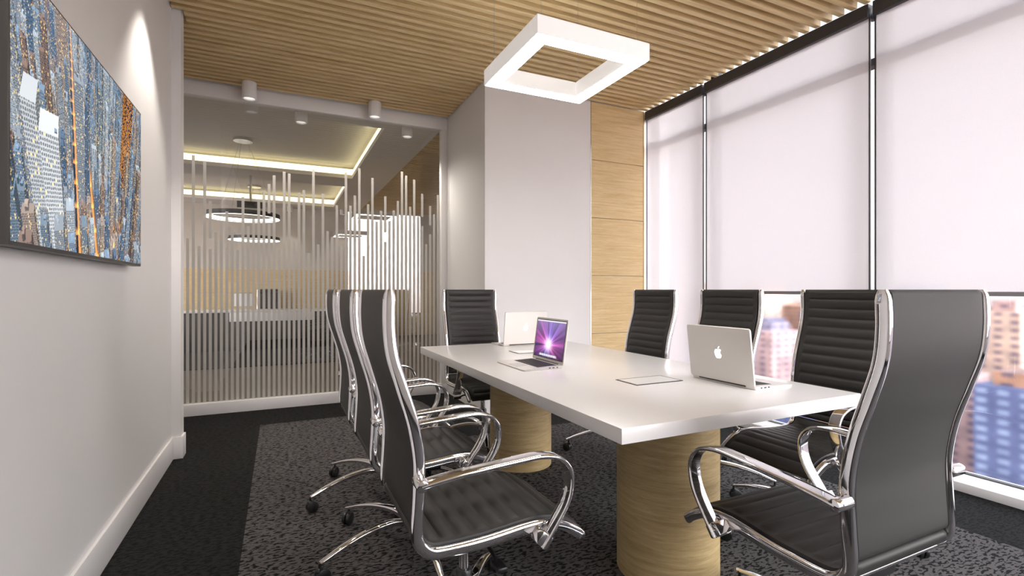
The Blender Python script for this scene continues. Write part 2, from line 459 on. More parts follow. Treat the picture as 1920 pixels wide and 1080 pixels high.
# ------------------------------------------------------------ glass partition
gp = MB()
x0, x1 = -1.65, XP
gp.box(x0, x1, YG-.03, YG+.05, 0, .105, .003); gp.box(x0, x1, YG-.03, YG+.05, 2.925, ZC-.002, .003)
gp.box(x1-.07, x1, YG-.03, YG+.05, .105, 2.925, .003); gp.box(x0, x0+.07, YG-.03, YG+.05, .105, 2.925, .003)
gp.box(x0, x1, YG-.02, YG+.1, ZC, ZT)
part = gp.build('glass_partition', M['frame_white'])
tag(part, 'white framed glass partition with frosted vertical strips facing the office beyond', 'glass partition')
MB().add([(x0+.07, YG, .105), (x1-.07, YG, .105), (x1-.07, YG, 2.925), (x0+.07, YG, 2.925)], [(0,1,2,3)]).build('pane', M['glass'], part)
st = MB(); rs = random.Random(3); x = x0 + .08
while x < x1 - .095:
    top = 1.50 + .55*rs.random()
    if rs.random() < .42: top = 1.95 + .50*rs.random()
    st.box(x, x+.0245, YG-.0035, YG-.002, .112, top)
    if rs.random() < .14 and top < 1.9: st.box(x, x+.0245, YG-.0035, YG-.002, top+.10, top+.3+.2*rs.random())
    x += .0443
fs = st.build('frosted_strips', M['film'], part); fs['label'] = 'frosted vertical strips of uneven height'

# downlights -----------------------------------------------------------------
def spot(x, y, z, power, size=75, blend=.6, col=(1,.93,.85)):
    L = bpy.data.lights.new('downlight_beam', 'SPOT'); L.energy = power; L.spot_size = math.radians(size); L.spot_blend = blend
    L.color = col; L.shadow_soft_size = .035
    o = bpy.data.objects.new('downlight_beam', L); COL.objects.link(o); o.location = (x, y, z)
    return o
def downlight(x, y, zb, zt, label, power, size=75, hang=True):
    r = empty('downlight', (x, y, zb)); tag(r, label, 'ceiling lamp', 'white cylinder downlights')
    h = zt - zb
    MB().lathe([(.048,.012),(.050,.0),(.061,.0),(.062,.004),(.062,h-.003),(.060,h),(0,h)], 32).build('housing', M['white'], r)
    MB().lathe([(0,.014),(.049,.014),(.049,.011),(0,.011)], 24).build('lens', M['lamp_lens'], r)
    L = spot(0, 0, -.012, power, size); L.parent = r
    return r
downlight(-.254, 5.13, 2.90, ZC, 'left white cylinder downlight in front of the partition', 30, 140)
downlight(.872, 5.13, 2.90, ZC, 'right white cylinder downlight in front of the partition', 30, 140)
downlight(.20, 5.58, 2.885, 2.997, 'left white cylinder downlight just behind the partition glass', 40, 110)
downlight(1.31, 5.59, 2.885, 2.997, 'right white cylinder downlight just behind the partition glass', 40, 110)
downlight(.20, 12.02, 2.885, 2.997, 'distant downlight washing the end wall of the office, left one', 14)
downlight(1.31, 12.02, 2.885, 2.997, 'distant downlight washing the end wall of the office, right one', 14)
for i, yy in enumerate((3.25, 1.2, -.8)):
    downlight(-.44, yy, 2.90, ZC, ['downlight above the far end of the television wall', 'downlight above the near end of the television wall', 'unseen downlight added over the left wall behind the viewer for fill'][i], [50, 14, 18][i], 80)  # the lamp behind the viewer is added, unseen fill

# pendant ---------------------------------------------------------------------
S, RW, HH = .655, .087, .088
pd = empty('pendant_light', (1.068+S/2, 2.0+S/2, 2.33)); tag(pd, 'square white ring pendant light hanging over the table', 'pendant light')
o_, i_ = S/2, S/2-RW
b = MB()
b.box(-o_, o_, -o_, -i_, 0, HH, .002, 1); b.box(-o_, o_, i_, o_, 0, HH, .002, 1); b.box(-o_, -i_, -i_, i_, 0, HH, .002, 1); b.box(i_, o_, -i_, i_, 0, HH, .002, 1)
b.build('ring_body', pbr('pendant_white', (.92,.91,.91), .4, emit=(1,.98,.96), estr=.22), pd)
d = MB(); e = .008
a0, a1 = o_-e, i_+e
d.box(-a0, a0, -a0, -a1, -.003, .001); d.box(-a0, a0, a1, a0, -.003, .001); d.box(-a0, -a1, -a1, a1, -.003, .001); d.box(a1, a0, -a1, a1, -.003, .001)
d.build('diffuser', M['diffuser'], pd)
d = MB(); a0, a1 = o_-.015, i_+.015
d.box(-a0, a0, -a0, -a1, HH-.001, HH+.002); d.box(-a0, a0, a1, a0, HH-.001, HH+.002); d.box(-a0, -a1, -a1, a1, HH-.001, HH+.002); d.box(a1, a0, -a1, a1, HH-.001, HH+.002)
d.build('added_uplight', M['added_uplight'], pd)  # glowing top panel added to brighten the ceiling slats
for sx in (-1, 1):
    for sy in (-1, 1):
        k = o_-.045
        MB().tube([(sx*k, sy*k, HH), (sx*k, sy*k, ZC-2.33)], .0011, 6).build('wire', M['wire'], pd)
pd_fill = copy_tree(pd); pd_fill.location = (1.40, -.75, 2.33)  # second pendant, out of view, added to fill the room with light
tag(pd_fill, 'unseen square ring pendant added behind the viewer for fill light', 'pendant light')

# ---------------------------------------------------------------------- table
tx0, tx1, ty0, ty1 = .8885, 2.0245, 1.15, 3.40
t = empty('conference_table', ((tx0+tx1)/2, (ty0+ty1)/2, 0)); tag(t, 'long white conference table on two round oak pedestals', 'table')
hx, hy = (tx1-tx0)/2, (ty1-ty0)/2
MB().box(-hx, hx, -hy, hy, .703, .75, .0025, 2).build('tabletop', M['table'], t)
for yy in (-.69, .69):
    MB().lathe([(0,0),(.204,0),(.204,.703),(0,.703)], 72, (0, yy, 0)).build('pedestal', M['oakcol'], t)
for yy in (1.712, 2.84):
    r = empty('cable_box', (1.4715, yy, .75))
    tag(r, 'white flush cable box lid with dark rim in the %s half of the table' % ('near' if yy < 2 else 'far'), 'cable box', 'cable boxes set in the table')
    m = MB(); a, b2 = .127, .072
    m.box(-a, a, -b2, -b2+.008, 0, .0022); m.box(-a, a, b2-.008, b2, 0, .0022); m.box(-a, -a+.008, -b2+.008, b2-.008, 0, .0022); m.box(a-.008, a, -b2+.008, b2-.008, 0, .0022)
    m.build('rim', M['black'], r)
    MB().box(-a+.0085, a-.0085, -b2+.0085, b2-.0085, 0, .0026, .0008, 1).build('lid', M['white'], r)

# --------------------------------------------------------------------- chairs
PROF = [(0,1.15),(-.002,1.06),(.006,.98),(.032,.89),(.062,.79),(.078,.69),(.077,.60),(.072,.51),(.078,.468),(.105,.438),(.15,.428),(.27,.430),(.40,.442),(.46,.442),(.52,.430),(.57,.402),(.60,.375)]
PROF = [(y-.285, z) for y, z in PROF]
PATH = crom(PROF, 7)
def arclen(p):
    L = [0]
    for a, b in zip(p, p[1:]): L.append(L[-1] + math.hypot(b[0]-a[0], b[1]-a[1]))
    return L
ARC = arclen(PATH)
def on_path(s):
    s = max(0, min(ARC[-1], s))
    for i in range(len(ARC)-1):
        if s <= ARC[i+1]:
            k = (s-ARC[i])/(ARC[i+1]-ARC[i]+1e-9)
            p0, p1 = PATH[i], PATH[i+1]
            q0, q1 = PATH[max(i-1,0)], PATH[min(i+2, len(PATH)-1)]
            ty, tz = q1[0]-q0[0], q1[1]-q0[1]; L = math.hypot(ty, tz)
            return (p0[0]+(p1[0]-p0[0])*k, p0[1]+(p1[1]-p0[1])*k), (-tz/L, ty/L)
def arc_at_z(zv, first=True):
    for i in range(len(PATH)):
        if PATH[i][1] <= zv: return ARC[i]
RX = .222                                   # rails at +-RX
def sling(s0, s1, pitch, thick, off):
    """leather panel along the rails: ribbed on the sitter's side, flat behind"""
    n = int((s1-s0)/pitch*10); hw = RX-.016
    xs = [-hw, -hw+.004, -hw+.022, -hw+.027, -hw+.034] ; xs = xs + [-.09, 0, .09] + [-q for q in xs[::-1]]
    m = len(xs); vs = []; fs = []
    for i in range(n+1):
        s = s0 + (s1-s0)*i/n
        (py, pz), (ny, nz) = on_path(s)
        ph = ((s-s0)/pitch) % 1.0
        rib = abs(math.sin(PI*ph))**.42
        endk = min(1, (s-s0)/.012, (s1-s)/.012); endk = math.sqrt(max(0, endk))
        for x in xs:
            q = (hw-abs(x))
            bk = 0 if q < .022 else min(1, (q-.022)/.012)
            edge = min(1, .35 + q/.006)
            h = (thick*.5*edge + .0105*(rib-.6)*bk)*(.35+.65*endk) + off
            vs.append((x, py+ny*h, pz+nz*h))
        for x in xs:
            q = (hw-abs(x)); edge = min(1, .35 + q/.006)
            h = -thick*.5*edge*(.35+.65*endk) + off
            vs.append((x, py+ny*h, pz+nz*h))
    W = 2*m
    for i in range(n):
        a, b = i*W, (i+1)*W
        for k in range(m-1):
            fs.append((a+k, a+k+1, b+k+1, b+k)); fs.append((a+m+k, b+m+k, b+m+k+1, a+m+k+1))
        fs.append((a, b, b+m, a+m)); fs.append((a+m-1, a+2*m-1, b+2*m-1, b+m-1))
    for r0 in (0, n*W):
        for k in range(m-1): fs.append((r0+k, r0+m+k, r0+m+k+1, r0+k+1))
    return MB().add(vs, fs)
sTop, sBot, sEnd = .0, arc_at_z(.505), ARC[-1]

def make_chair():
    r = empty('office_chair')
    # seat normal points up when walking down the back and then forward: (-tz, ty)
    sling(sTop, sBot+.012, .049, .026, .004).build('backrest', M['leather'], r, 60)
    sling(sBot+.016, sEnd-.004, .052, .030, .004).build('seat', M['leather'], r, 60)
    prof = rrect(.0115, .0165, .0095, 4)
    n = len(PATH); sc = [1]*n
    sc[0] = .55; sc[1] = .86; sc[-1] = .5; sc[-2] = .85
    for s in (-1, 1):
        rail = MB().sweep_yz(PATH, s*RX, prof, sc).build('side_rail', M['chrome'], r, 50)
    for s in (-1, 1):
        ap = crom([(.070,.640),(.12,.648),(.20,.656),(.366,.667),(.43,.668),(.485,.654),(.517,.62),(.523,.578),(.508,.52),(.457,.445),(.425,.405)], 7)
        ap = [(y-.285, z) for y, z in ap]
        xa = s*(RX+.043)
        arm = MB().sweep_yz(ap, xa, rrect(.023, .0065, .005, 3)).build('armrest', M['chrome'], r, 50)
        m = MB(); m.cyl(.016, -.030, .030, (s*(RX+.035), .072-.285, .642), 20, 'x', .004)
        m.build('clamp', M['chrome'], arm)
        m = MB(); m.box(-.026, .026, -.022, .022, -.020, .020, .005, 2)
        m.xform(Matrix.Translation((s*(RX+.034), .434-.285, .424)) @ Matrix.Rotation(math.radians(-38), 4, 'X'))
        m.build('foot_bracket', M['chrome'], arm)
    for yy, zz in ((.10-.285, .430), (.50-.285, .420)):
        MB().tube([(-RX, yy, zz), (RX, yy, zz)], .010, 12).build('stretcher', M['chrome2'], r)
    m = MB(); m.box(-.10, .10, -.15, .10, .355, .405, .012, 2); m.box(-.055, .055, -.09, .07, .315, .360, .012, 2)
    m.box(-.19, -.10, -.02, .02, .395, .412, .003); m.box(.10, .19, -.02, .02, .395, .412, .003)
    mech = m.build('tilt_mechanism', M['black'], r)
    m = MB(); m.tube([(.08, .03, .37), (.17, .03, .362), (.20, .03, .352)], .006, 8); m.box(.19, .245, .014, .046, .340, .356, .005)
    m.build('lever', M['black'], mech)
    m = MB(); m.cyl(.0165, .13, .33, seg=20)
    col = m.build('gas_lift', M['chrome2'], r)
    MB().lathe([(.027,.135),(.027,.235),(.024,.24),(.017,.24)], 24).build('sleeve', M['black'], col)
    MB().lathe([(0,.085),(.036,.085),(.040,.092),(.040,.140),(.034,.150),(.0,.150)], 28).build('hub', M['chrome'], r)
    for k in range(5):
        A = 2*PI*k/5
        pts = crom([(.030,.118),(.12,.136),(.23,.130),(.33,.108),(.40,.085),(.425,.078)], 5)
        nP = len(pts); vs = []; fs = []; m4 = rrect(1, 1, .35, 2); mm = len(m4)
        lg = MB()
        for i, (rr, zz) in enumerate(pts):
            t = i/(nP-1); hw = .019*(1-t)+.010*t; hh = .013*(1-t)+.006*t
            vs += [(rr, a*hw, zz+b_*hh) for a, b_ in m4]
        for i in range(nP-1):
            for q in range(mm):
                q2 = (q+1) % mm; fs.append((i*mm+q, i*mm+q2, (i+1)*mm+q2, (i+1)*mm+q))
        fs += [tuple(range(mm)), tuple(range((nP-1)*mm, nP*mm))]
        lg.add(vs, fs); lg.xform(Matrix.Rotation(A, 4, 'Z'))
        leg = lg.build('leg', M['chrome'], r, 45)
        cs = MB()
        for s in (-1, 1): cs.cyl(.029, s*.0105-.008, s*.0105+.008, (0, 0, .029), 22, 'y', .003)
        cs.lathe([(0,.046),(.016,.046),(.018,.052),(.012,.060),(.006,.062),(.006,.080),(0,.080)], 14, (.010, 0, 0))
        cs.box(-.018, .020, -.004, .004, .02, .052, .003)
        cs.xform(Matrix.Rotation(A, 4, 'Z') @ Matrix.Translation((.415, 0, 0)) @ Matrix.Rotation(1.1+k*1.3, 4, 'Z'))
        cs.build('caster', M['black'], leg)
    return r
chair = make_chair()
D = math.radians
spots = [
 (1.462, .942, 0, 'black ribbed chair at the near head of table, seen from behind'),
 (.545, 1.53, -90, 'nearest black ribbed chair on the left side of the table'),
 (.545, 2.20, -90, 'middle black ribbed chair on the left side of the table'),
 (.545, 2.88, -90, 'farthest black ribbed chair on the left side of the table'),
 (1.405, 3.515, 180, 'black ribbed chair at the far head of table before the partition'),
 (2.255, 2.90, 90, 'farthest black ribbed chair on the window side, before the oak panel'),
 (2.255, 2.21, 90, 'middle black ribbed chair on the window side behind the laptop'),
 (2.255, 1.51, 90, 'nearest black ribbed chair on the window side, partly hidden'),
 (-.22, 11.78, 180, 'black chair behind the desk in the office beyond the glass'),
]
for i, (x, y, a, lab) in enumerate(spots):
    o = chair if i == 0 else copy_tree(chair)
    o.location = (x, y, 0 if i < 8 else .012); o.rotation_euler = (0, 0, D(a))
    tag(o, lab, 'chair', 'ribbed leather chairs around the table' if i < 8 else None)
    if i == 8 and 'group' in o: del o['group']

# -------------------------------------------------------------------- laptops
APPLE = [(0,.60),(.12,.655),(.25,.67),(.36,.62),(.43,.54),(.34,.47),(.29,.37),(.285,.26),(.33,.14),(.45,.05),(.40,-.08),(.32,-.22),(.22,-.32),(.13,-.335),(.0,-.29),
         (-.13,-.335),(-.22,-.31),(-.33,-.18),(-.42,0),(-.46,.2),(-.44,.4),(-.36,.56),(-.24,.655),(-.12,.655)]
LEAF = [(0,.71),(.01,.80),(.07,.90),(.14,.96),(.22,.99),(.22,.90),(.17,.81),(.10,.74)]
def wallpaper():
    W, Hh = 150, 96
    X, Y = np.meshgrid(np.linspace(0,1,W), np.linspace(0,1,Hh))
    dx, dy = (X-.48)*1.5, (Y-.34)
    rr = np.hypot(dx, dy); an = np.arctan2(dy, dx)
    ray = .55+.25*np.sin(an*9+1)+.2*np.sin(an*17+.4)+.15*np.sin(an*31)
    glow = np.exp(-rr*2.3)*np.clip(ray,0,2); core = np.exp(-(rr*6.0)**2)
    img = np.zeros((Hh, W, 3))
    base = np.array([.045,.035,.10]); pink = np.array([.85,.13,.55]); vio = np.array([.30,.16,.75])
    mixk = np.clip(.5+.5*np.cos(an*2.0+.6), 0, 1)[...,None]
    img += base + glow[...,None]*(pink*mixk + vio*(1-mixk))*1.6 + core[...,None]*np.array([1,.85,1.0])
    img += np.clip((Y-.55)*.5,0,.25)[...,None]*np.array([.55,.45,.65])
    img *= np.clip(.35+1.6*Y, 0, 1)[...,None]*.9+.1
    img[-4:] = (.62,.60,.64)                                  # menu bar
    img[3:8, 30:120] = img[3:8, 30:120]*.4+.30                # dock
    for k in range(14): img[4:9, 33+k*6:37+k*6] = (.55,.6,.7) if k % 2 else (.75,.72,.66)
    return img
WP = wallpaper()
def make_laptop(loc, rz, label, tilt=8):
    LW, LD = .335, .225; hw = LW/2
    r = empty('laptop', loc, D(rz)); tag(r, label, 'laptop', 'open laptops on the table')
    # wedge base, rounded corners in plan
    m = MB(); plan = [(x, y - LD/2) for x, y in rrect(hw, LD/2, .012, 4)]
    top = []; bot = []
    for x, y in plan:
        k = -y/LD
        top.append((x, y, .0145 - .0085*k)); bot.append((x*.985, -LD/2+(y+LD/2)*.98, .001))
    n = len(plan)
    m.add(top+bot, [tuple(range(n)), tuple(range(2*n-1, n-1, -1))] + [(i, (i+1) % n, n+(i+1) % n, n+i) for i in range(n)])
    m.build('base', M['alu'], r)
    sl_ = math.atan(.0085/LD)
    T = Matrix.Translation((0, 0, .0145)) @ Matrix.Rotation(sl_, 4, 'X')
    kb = MB()
    for row in range(6):
        nk = 14 if row < 5 else 10
        y1 = -.024 - row*.0175
        if row == 5:
            ws = [.018]*4 + [.092] + [.018]*5
        else: ws = [.0182]*14
        x = -.134
        for wk in ws:
            kb.box(x, x+wk-.0022, y1-.0152, y1, .0002, .0016, .0005, 1); x += wk+.001
    kb.xform(T); kb.build('keyboard', M['keys'], r)
    MB().box(-.138, .138, -.131, -.020, .0, .0004).xform(T).build('keyboard_well', pbr('key_well', (.10,.10,.10), .5), r)
    MB().box(-.052, .052, -.208, -.140, .0, .0007, .0003, 1).xform(T).build('trackpad', M['pad'], r)
    pt = MB()
    for k, (a, b_) in enumerate(((-.03,.008),(-.05,.012),(-.072,.010))):
        pt.box(hw-.0012, hw+.0003, a-b_, a, .005, .0095); pt.box(-hw-.0003, -hw+.0012, a-b_, a, .005, .0095)
    pt.build('port', M['black'], r)
    # lid, standing at the hinge and leaning back
    TL = Matrix.Translation((0, .000, .012)) @ Matrix.Rotation(D(-tilt), 4, 'X')
    lid = MB(); pl = [(x, z + .235/2) for x, z in rrect(hw, .235/2, .011, 4)]; n = len(pl)
    f_ = [(x, -.0005, z) for x, z in pl]; mid = [(x, .0025, z) for x, z in pl]; bk = [(x*.988, .0058, .1175+(z-.1175)*.98) for x, z in pl]
    lid.add(f_+mid+bk, [tuple(range(n)), tuple(range(3*n-1, 2*n-1, -1))] + [(q*n+i, q*n+(i+1) % n, (q+1)*n+(i+1) % n, (q+1)*n+i) for q in (0, 1) for i in range(n)])
    lid.xform(TL); lo = lid.build('lid', M['alulight'], r)
    MB().cyl(.006, -.12, .12, (0, -.001, .012), 16, 'x').build('hinge', M['black'], r)
    bz = MB().box(-hw+.010, hw-.010, -.0012, -.0006, .018, .226).xform(TL).build('screen', M['black'], lo)
    a = TL @ Vector((-hw+.013, -.0016, .022)); ux = TL.to_3x3() @ Vector((LW-.026, 0, 0)); uy = TL.to_3x3() @ Vector((0, 0, .200))
    color_grid('screen_picture', WP, a, ux, uy, M['lappic'], lo)['label'] = 'purple and pink desktop picture'
    lg = MB(); s = .040
    for poly in (APPLE, LEAF):
        front = [(-px*s, .0064, .118 + (py-.18)*s) for px, py in poly]; back = [(x_, .0056, z_) for x_, y_, z_ in front]; n = len(poly)
        lg.add(front+back, [tuple(range(n))] + [(i, (i+1) % n, n+(i+1) % n, n+i) for i in range(n)])
    lg.xform(TL); lg.build('logo', M['mark'], lo)['label'] = 'white bitten fruit logo'
    return r
make_laptop((1.705, 1.527, .75), 90, 'silver laptop nearest the viewer, showing its lid back and white logo', 7)
make_laptop((1.300, 2.325, .75), -90, 'open laptop with glowing purple screen facing the left chairs')
make_laptop((1.585, 3.165, .75), 180, 'pale laptop at the far end of table, lid back toward the viewer')

# ------------------------------------------------------------------ television
def tv_city():
    """aerial view over a dense city at dusk, drawn box by box with a depth buffer"""
    W, Hh = 520, 294
    rng = np.random.RandomState(5)
    cam = np.array([0, 0, 520.]); pitch = math.radians(-34)
    fx = 1.0
    sx = np.linspace(-.5, .5, W)/fx; sy = np.linspace(-.5*Hh/W, .5*Hh/W, Hh)/fx
    X, Y = np.meshgrid(sx, sy)
    c_, s_ = math.cos(pitch), math.sin(pitch)
    dx = X; dy = c_ - Y*s_; dz = s_ + Y*c_
    yaw = -.20
    dX = dx*math.cos(yaw) - dy*math.sin(yaw); dY = dx*math.sin(yaw) + dy*math.cos(yaw)
    Dd = np.stack([dX, dY, dz], -1)
    tb = np.where(dz < -1e-4, -cam[2]/np.minimum(dz, -1e-4), 1e9)
    gx = tb*dX; gy = tb*dY
    gl = np.exp(-((gx % 84)-6)**2/90) + np.exp(-((gy % 70)-5)**2/90)
    img = np.array([.02,.03,.05]) + gl[...,None]*np.array([.75,.33,.07])
    boxes = []
    tints = [(.26,.35,.46),(.33,.37,.42),(.30,.22,.19),(.13,.20,.30),(.46,.52,.58),(.22,.29,.36),(.40,.33,.29)]
    def tower(cx, cy, w_, d_, h_, tint, lit, fl_):
        z0 = 0; steps = rng.choice([1, 2, 3], p=[.4, .35, .25])
        hs = [h_] if steps == 1 else ([h_*.7, h_] if steps == 2 else [h_*.5, h_*.8, h_])
        for q, zz in enumerate(hs):
            k = 1 - .2*q
            boxes.append((cx-w_/2*k, cx+w_/2*k, cy-d_/2*k, cy+d_/2*k, z0, zz, tint, lit, fl_)); z0 = zz
        for q in range(rng.randint(1, 4)):
            ax, ay = cx+rng.uniform(-.25, .25)*w_*k, cy+rng.uniform(-.25, .25)*d_*k; ss = rng.uniform(1.5, 4)
            boxes.append((ax-ss, ax+ss, ay-ss, ay+ss, z0, z0+rng.uniform(3, 12), tuple(min(1, c*1.3) for c in tint), 0, 30))
    for ix in range(-16, 17):
        for iy in range(1, 34):
            for q in range(4):
                cx = ix*84 + 26 + 34*(q % 2) + rng.uniform(-3, 3); cy = iy*70 + 22 + 30*(q//2) + rng.uniform(-3, 3)
                h_ = rng.uniform(30, 130) + (rng.rand() < .28)*rng.uniform(50, 200)
                near = math.hypot(cx, cy)
                if near < 420: h_ = min(h_, 150)
                tower(cx, cy, rng.uniform(17, 31), rng.uniform(15, 27), h_, tints[rng.randint(7)], rng.rand(), rng.uniform(3.2, 4.6))
    fd = np.array([-math.sin(yaw), math.cos(yaw)]); rt = np.array([math.cos(yaw), math.sin(yaw)])
    def at(f, r): p = fd*f + rt*r; return p[0], p[1]
    x, y = at(430, -165); boxes.append((x-26, x+26, y-24, y+24, 0, 232, (.70,.73,.76), .05, 7.0))
    boxes.append((x-60, x-26, y-24, y+30, 0, 262, (.60,.63,.66), .05, 6.0))
    x, y = at(640, 215); boxes.append((x-30, x+30, y-26, y+26, 0, 330, (.05,.06,.09), 2.0, 4.4))
    x, y = at(700, 60); boxes.append((x-20, x+20, y-20, y+20, 0, 290, (.36,.43,.50), .3, 4.0))
    x, y = at(760, -190); boxes.append((x-20, x+20, y-20, y+20, 0, 330, (.42,.34,.30), .5, 4.0))
    x, y = at(980, 20); boxes.append((x-24, x+24, y-22, y+22, 0, 340, (.40,.48,.56), .3, 4.0))
    with np.errstate(divide='ignore', invalid='ignore'):
        for (xa, xb, ya, yb, za, zb, tint, lit, fl_) in boxes:
            cs = np.array([(x, y, z) for x in (xa, xb) for y in (ya, yb) for z in (za, zb)]) - cam
            lx = cs[:,0]*math.cos(yaw) + cs[:,1]*math.sin(yaw); ly = -cs[:,0]*math.sin(yaw) + cs[:,1]*math.cos(yaw); lz = cs[:,2]
            fwd = ly*c_ + lz*s_; upv = -ly*s_ + lz*c_
            if fwd.min() < 20: continue
            px = (lx/fwd*fx + .5)*(W-1); py = (upv/fwd*fx + .5*Hh/W)*(W-1)
            i0, i1 = int(max(0, px.min())), int(min(W, px.max()+2)); j0, j1 = int(max(0, py.min())), int(min(Hh, py.max()+2))
            if i0 >= i1 or j0 >= j1: continue
            d = Dd[j0:j1, i0:i1]
            t0 = (np.array([xa, ya, za])-cam)/d; t1 = (np.array([xb, yb, zb])-cam)/d
            tn = np.minimum(t0, t1); tf = np.maximum(t0, t1)
            ax = tn.argmax(-1); te = tn.max(-1); tx = tf.min(-1)
            hit = (te < tx) & (te > 0) & (te < tb[j0:j1, i0:i1])
            if not hit.any(): continue
            p = cam + d*te[...,None]
            hc = np.where(ax == 0, p[...,1], p[...,0]); zc = p[...,2]
            ci = np.floor(hc/fl_*1.3).astype(int); cj = np.floor(zc/fl_).astype(int)
            fu = (hc/fl_*1.3) % 1; fv = (zc/fl_) % 1
            win = (fu > .35) & (fv > .4) & (ax < 2)
            hsh = np.modf(np.abs(np.sin(ci*12.9898+cj*78.233+lit*37.7)*43758.5453))[0]
            sh = np.where(ax == 2, .95, np.where(ax == 1, .80, .36))[...,None]
            col = np.array(tint)*sh
            if lit > 1.5: on = win & (hsh > .40); wc = np.array([1.0,.40,.08])
            else: on = win & (hsh > .93 - .10*lit); wc = np.array([1.0,.66,.28])
            col = np.where(win[...,None], col*.30 + np.array([.008,.015,.03]), col)
            col = np.where(on[...,None], wc, col)
            low = np.clip(1-zc/45, 0, 1)[...,None]*(ax < 2)[...,None]
            col = col*(1-.7*low) + low*np.array([.34,.16,.04])*.6
            sub = img[j0:j1, i0:i1]; sub[hit] = col[hit]; tb[j0:j1, i0:i1][hit] = te[hit]
    hz = np.clip((tb-700)/2600, 0, .85)[...,None]
    img = img*(1-hz) + np.array([.26,.38,.52])*hz
    return np.clip(img**1.15*1.12, 0, 1)
ty_0, ty_1, tz_0, tz_1 = 1.645, 2.94, 1.262, 2.005
tvx = -.612
tv = empty('television', (XL, (ty_0+ty_1)/2, (tz_0+tz_1)/2)); tag(tv, 'wall mounted flat television showing city towers at dusk', 'television')
wy, wz = (ty_1-ty_0)/2, (tz_1-tz_0)/2; dX = tvx - XL
MB().box(.018, dX, -wy, wy, -wz, wz, .003, 2).build('housing', M['bezel'], tv)
MB().box(0, .020, -wy*.4, wy*.4, -wz*.5, wz*.5).build('wall_mount', M['black'], tv)
color_grid('screen', tv_city(), (dX+.0008, -wy+.008, -wz+.011), (0, 2*wy-.016, 0), (0, 0, 2*wz-.019), M['tvpic'], tv)['label'] = 'dusk picture of densely packed city towers'

# -------------------------------------------------------- office beyond glass
YE = 12.35
o = MB(); o.box(-4.2, 3.9, YG+.03, YE+.1, -.2, 0)
struct(o.build('floor_office', M['office_floor']), 'brown floor of the office beyond the glass', 'floor')
o = MB(); o.box(-4.2, 3.9, YE, YE+.15, 0, 3.6)
struct(o.build('wall_office_end', M['stone']), 'pale stone end wall of the office beyond', 'wall')
o = MB(); o.box(-4.3, -4.2, YG-.3, YE+.15, 0, .5); o.box(-4.3, -4.2, YG-.3, YE+.15, 2.9, 3.6); o.box(-4.3, -4.2, YG-.3, 5.9, .5, 2.9); o.box(-4.3, -4.2, 11.9, YE+.15, .5, 2.9); o.box(-4.2, -1.75, YG-.05, YG+.05, 0, 3.6)
struct(o.build('wall_office_left', M['hall']), 'left wall of the office beyond the glass', 'wall')
o = MB(); o.box(-4.29, -4.21, 5.9, 5.96, .5, 2.9); o.box(-4.29, -4.21, 11.84, 11.9, .5, 2.9); o.box(-4.29, -4.21, 8.87, 8.93, .5, 2.9)  # glazed opening out of view, added to bring daylight into the office
f = o.build('window_7', M['dark']); struct(f, 'unseen window added in the left wall of the office beyond for daylight', 'window')
for (y0, y1) in ((5.96, 8.87), (8.93, 11.84)):
    MB().add([(-4.25, y0, .5), (-4.25, y1, .5), (-4.25, y1, 2.9), (-4.25, y0, 2.9)], [(0,1,2,3)]).build('pane', M['clear'], f)
o = MB(); o.box(3.7, 3.9, YG+.1, YE+.15, 0, 3.6)
struct(o.build('wall_office_right', M['hall']), 'right wall of the office beyond the glass', 'wall')
zs = 2.997
o = MB(); XT = 1.085
for (a, b_, y0, y1) in ((-4.2, XP, YG+.05, 5.76), (XT, XP, 5.76, YE), (-4.2, XT, 8.58, 9.30), (-4.2, XT, 11.70, YE)):
    o.box(a, b_, y0, y1, zs, zs+.06)
o.box(-4.2, 3.9, YG+.1, YE+.1, 3.36, 3.5)
o.box(-4.2, XT+.3, 5.5, YE, 3.22, 3.26)
co_ = o.build('ceiling_office', M['ceil'])
struct(co_, 'white tray ceiling of the office with warm cove lights', 'ceiling')
for (y0, y1) in ((5.76, 8.58), (9.30, 11.70)):
    MB().box(XT+.02, XT+.03, y0, y1+.03, zs+.062, zs+.16).build('cove_light', M['cove'], co_)
    MB().box(-4.0, XT+.02, y1+.02, y1+.03, zs+.062, zs+.16).build('cove_light', M['cove'], co_)
m = MB(); y = YG+.14
while y < YE-.1:
    m.box(XP+.002, 3.68, y, y+.04, ZC, ZC+.085); y += .0835
m.build('slat_grille', M['slat'], co_)
o = MB()
for k in range(3): o.box(-3.6, 3.6, YE-.03, YE-.002, .02+k*.53, .54+k*.53, .003, 1)
tag(o.build('wood_wainscot', M['oak']), 'oak panelling along the lower end wall of the office', 'wall panel')
rug = MB().box(-3.2, 1.62, 8.3, 11.95, .0005, .012, .003, 1).build('rug', pbr('dark_rug', (.028,.026,.026), .95, bump=.3, bscale=300))
tag(rug, 'dark rug under the desk in the office beyond the glass', 'rug')
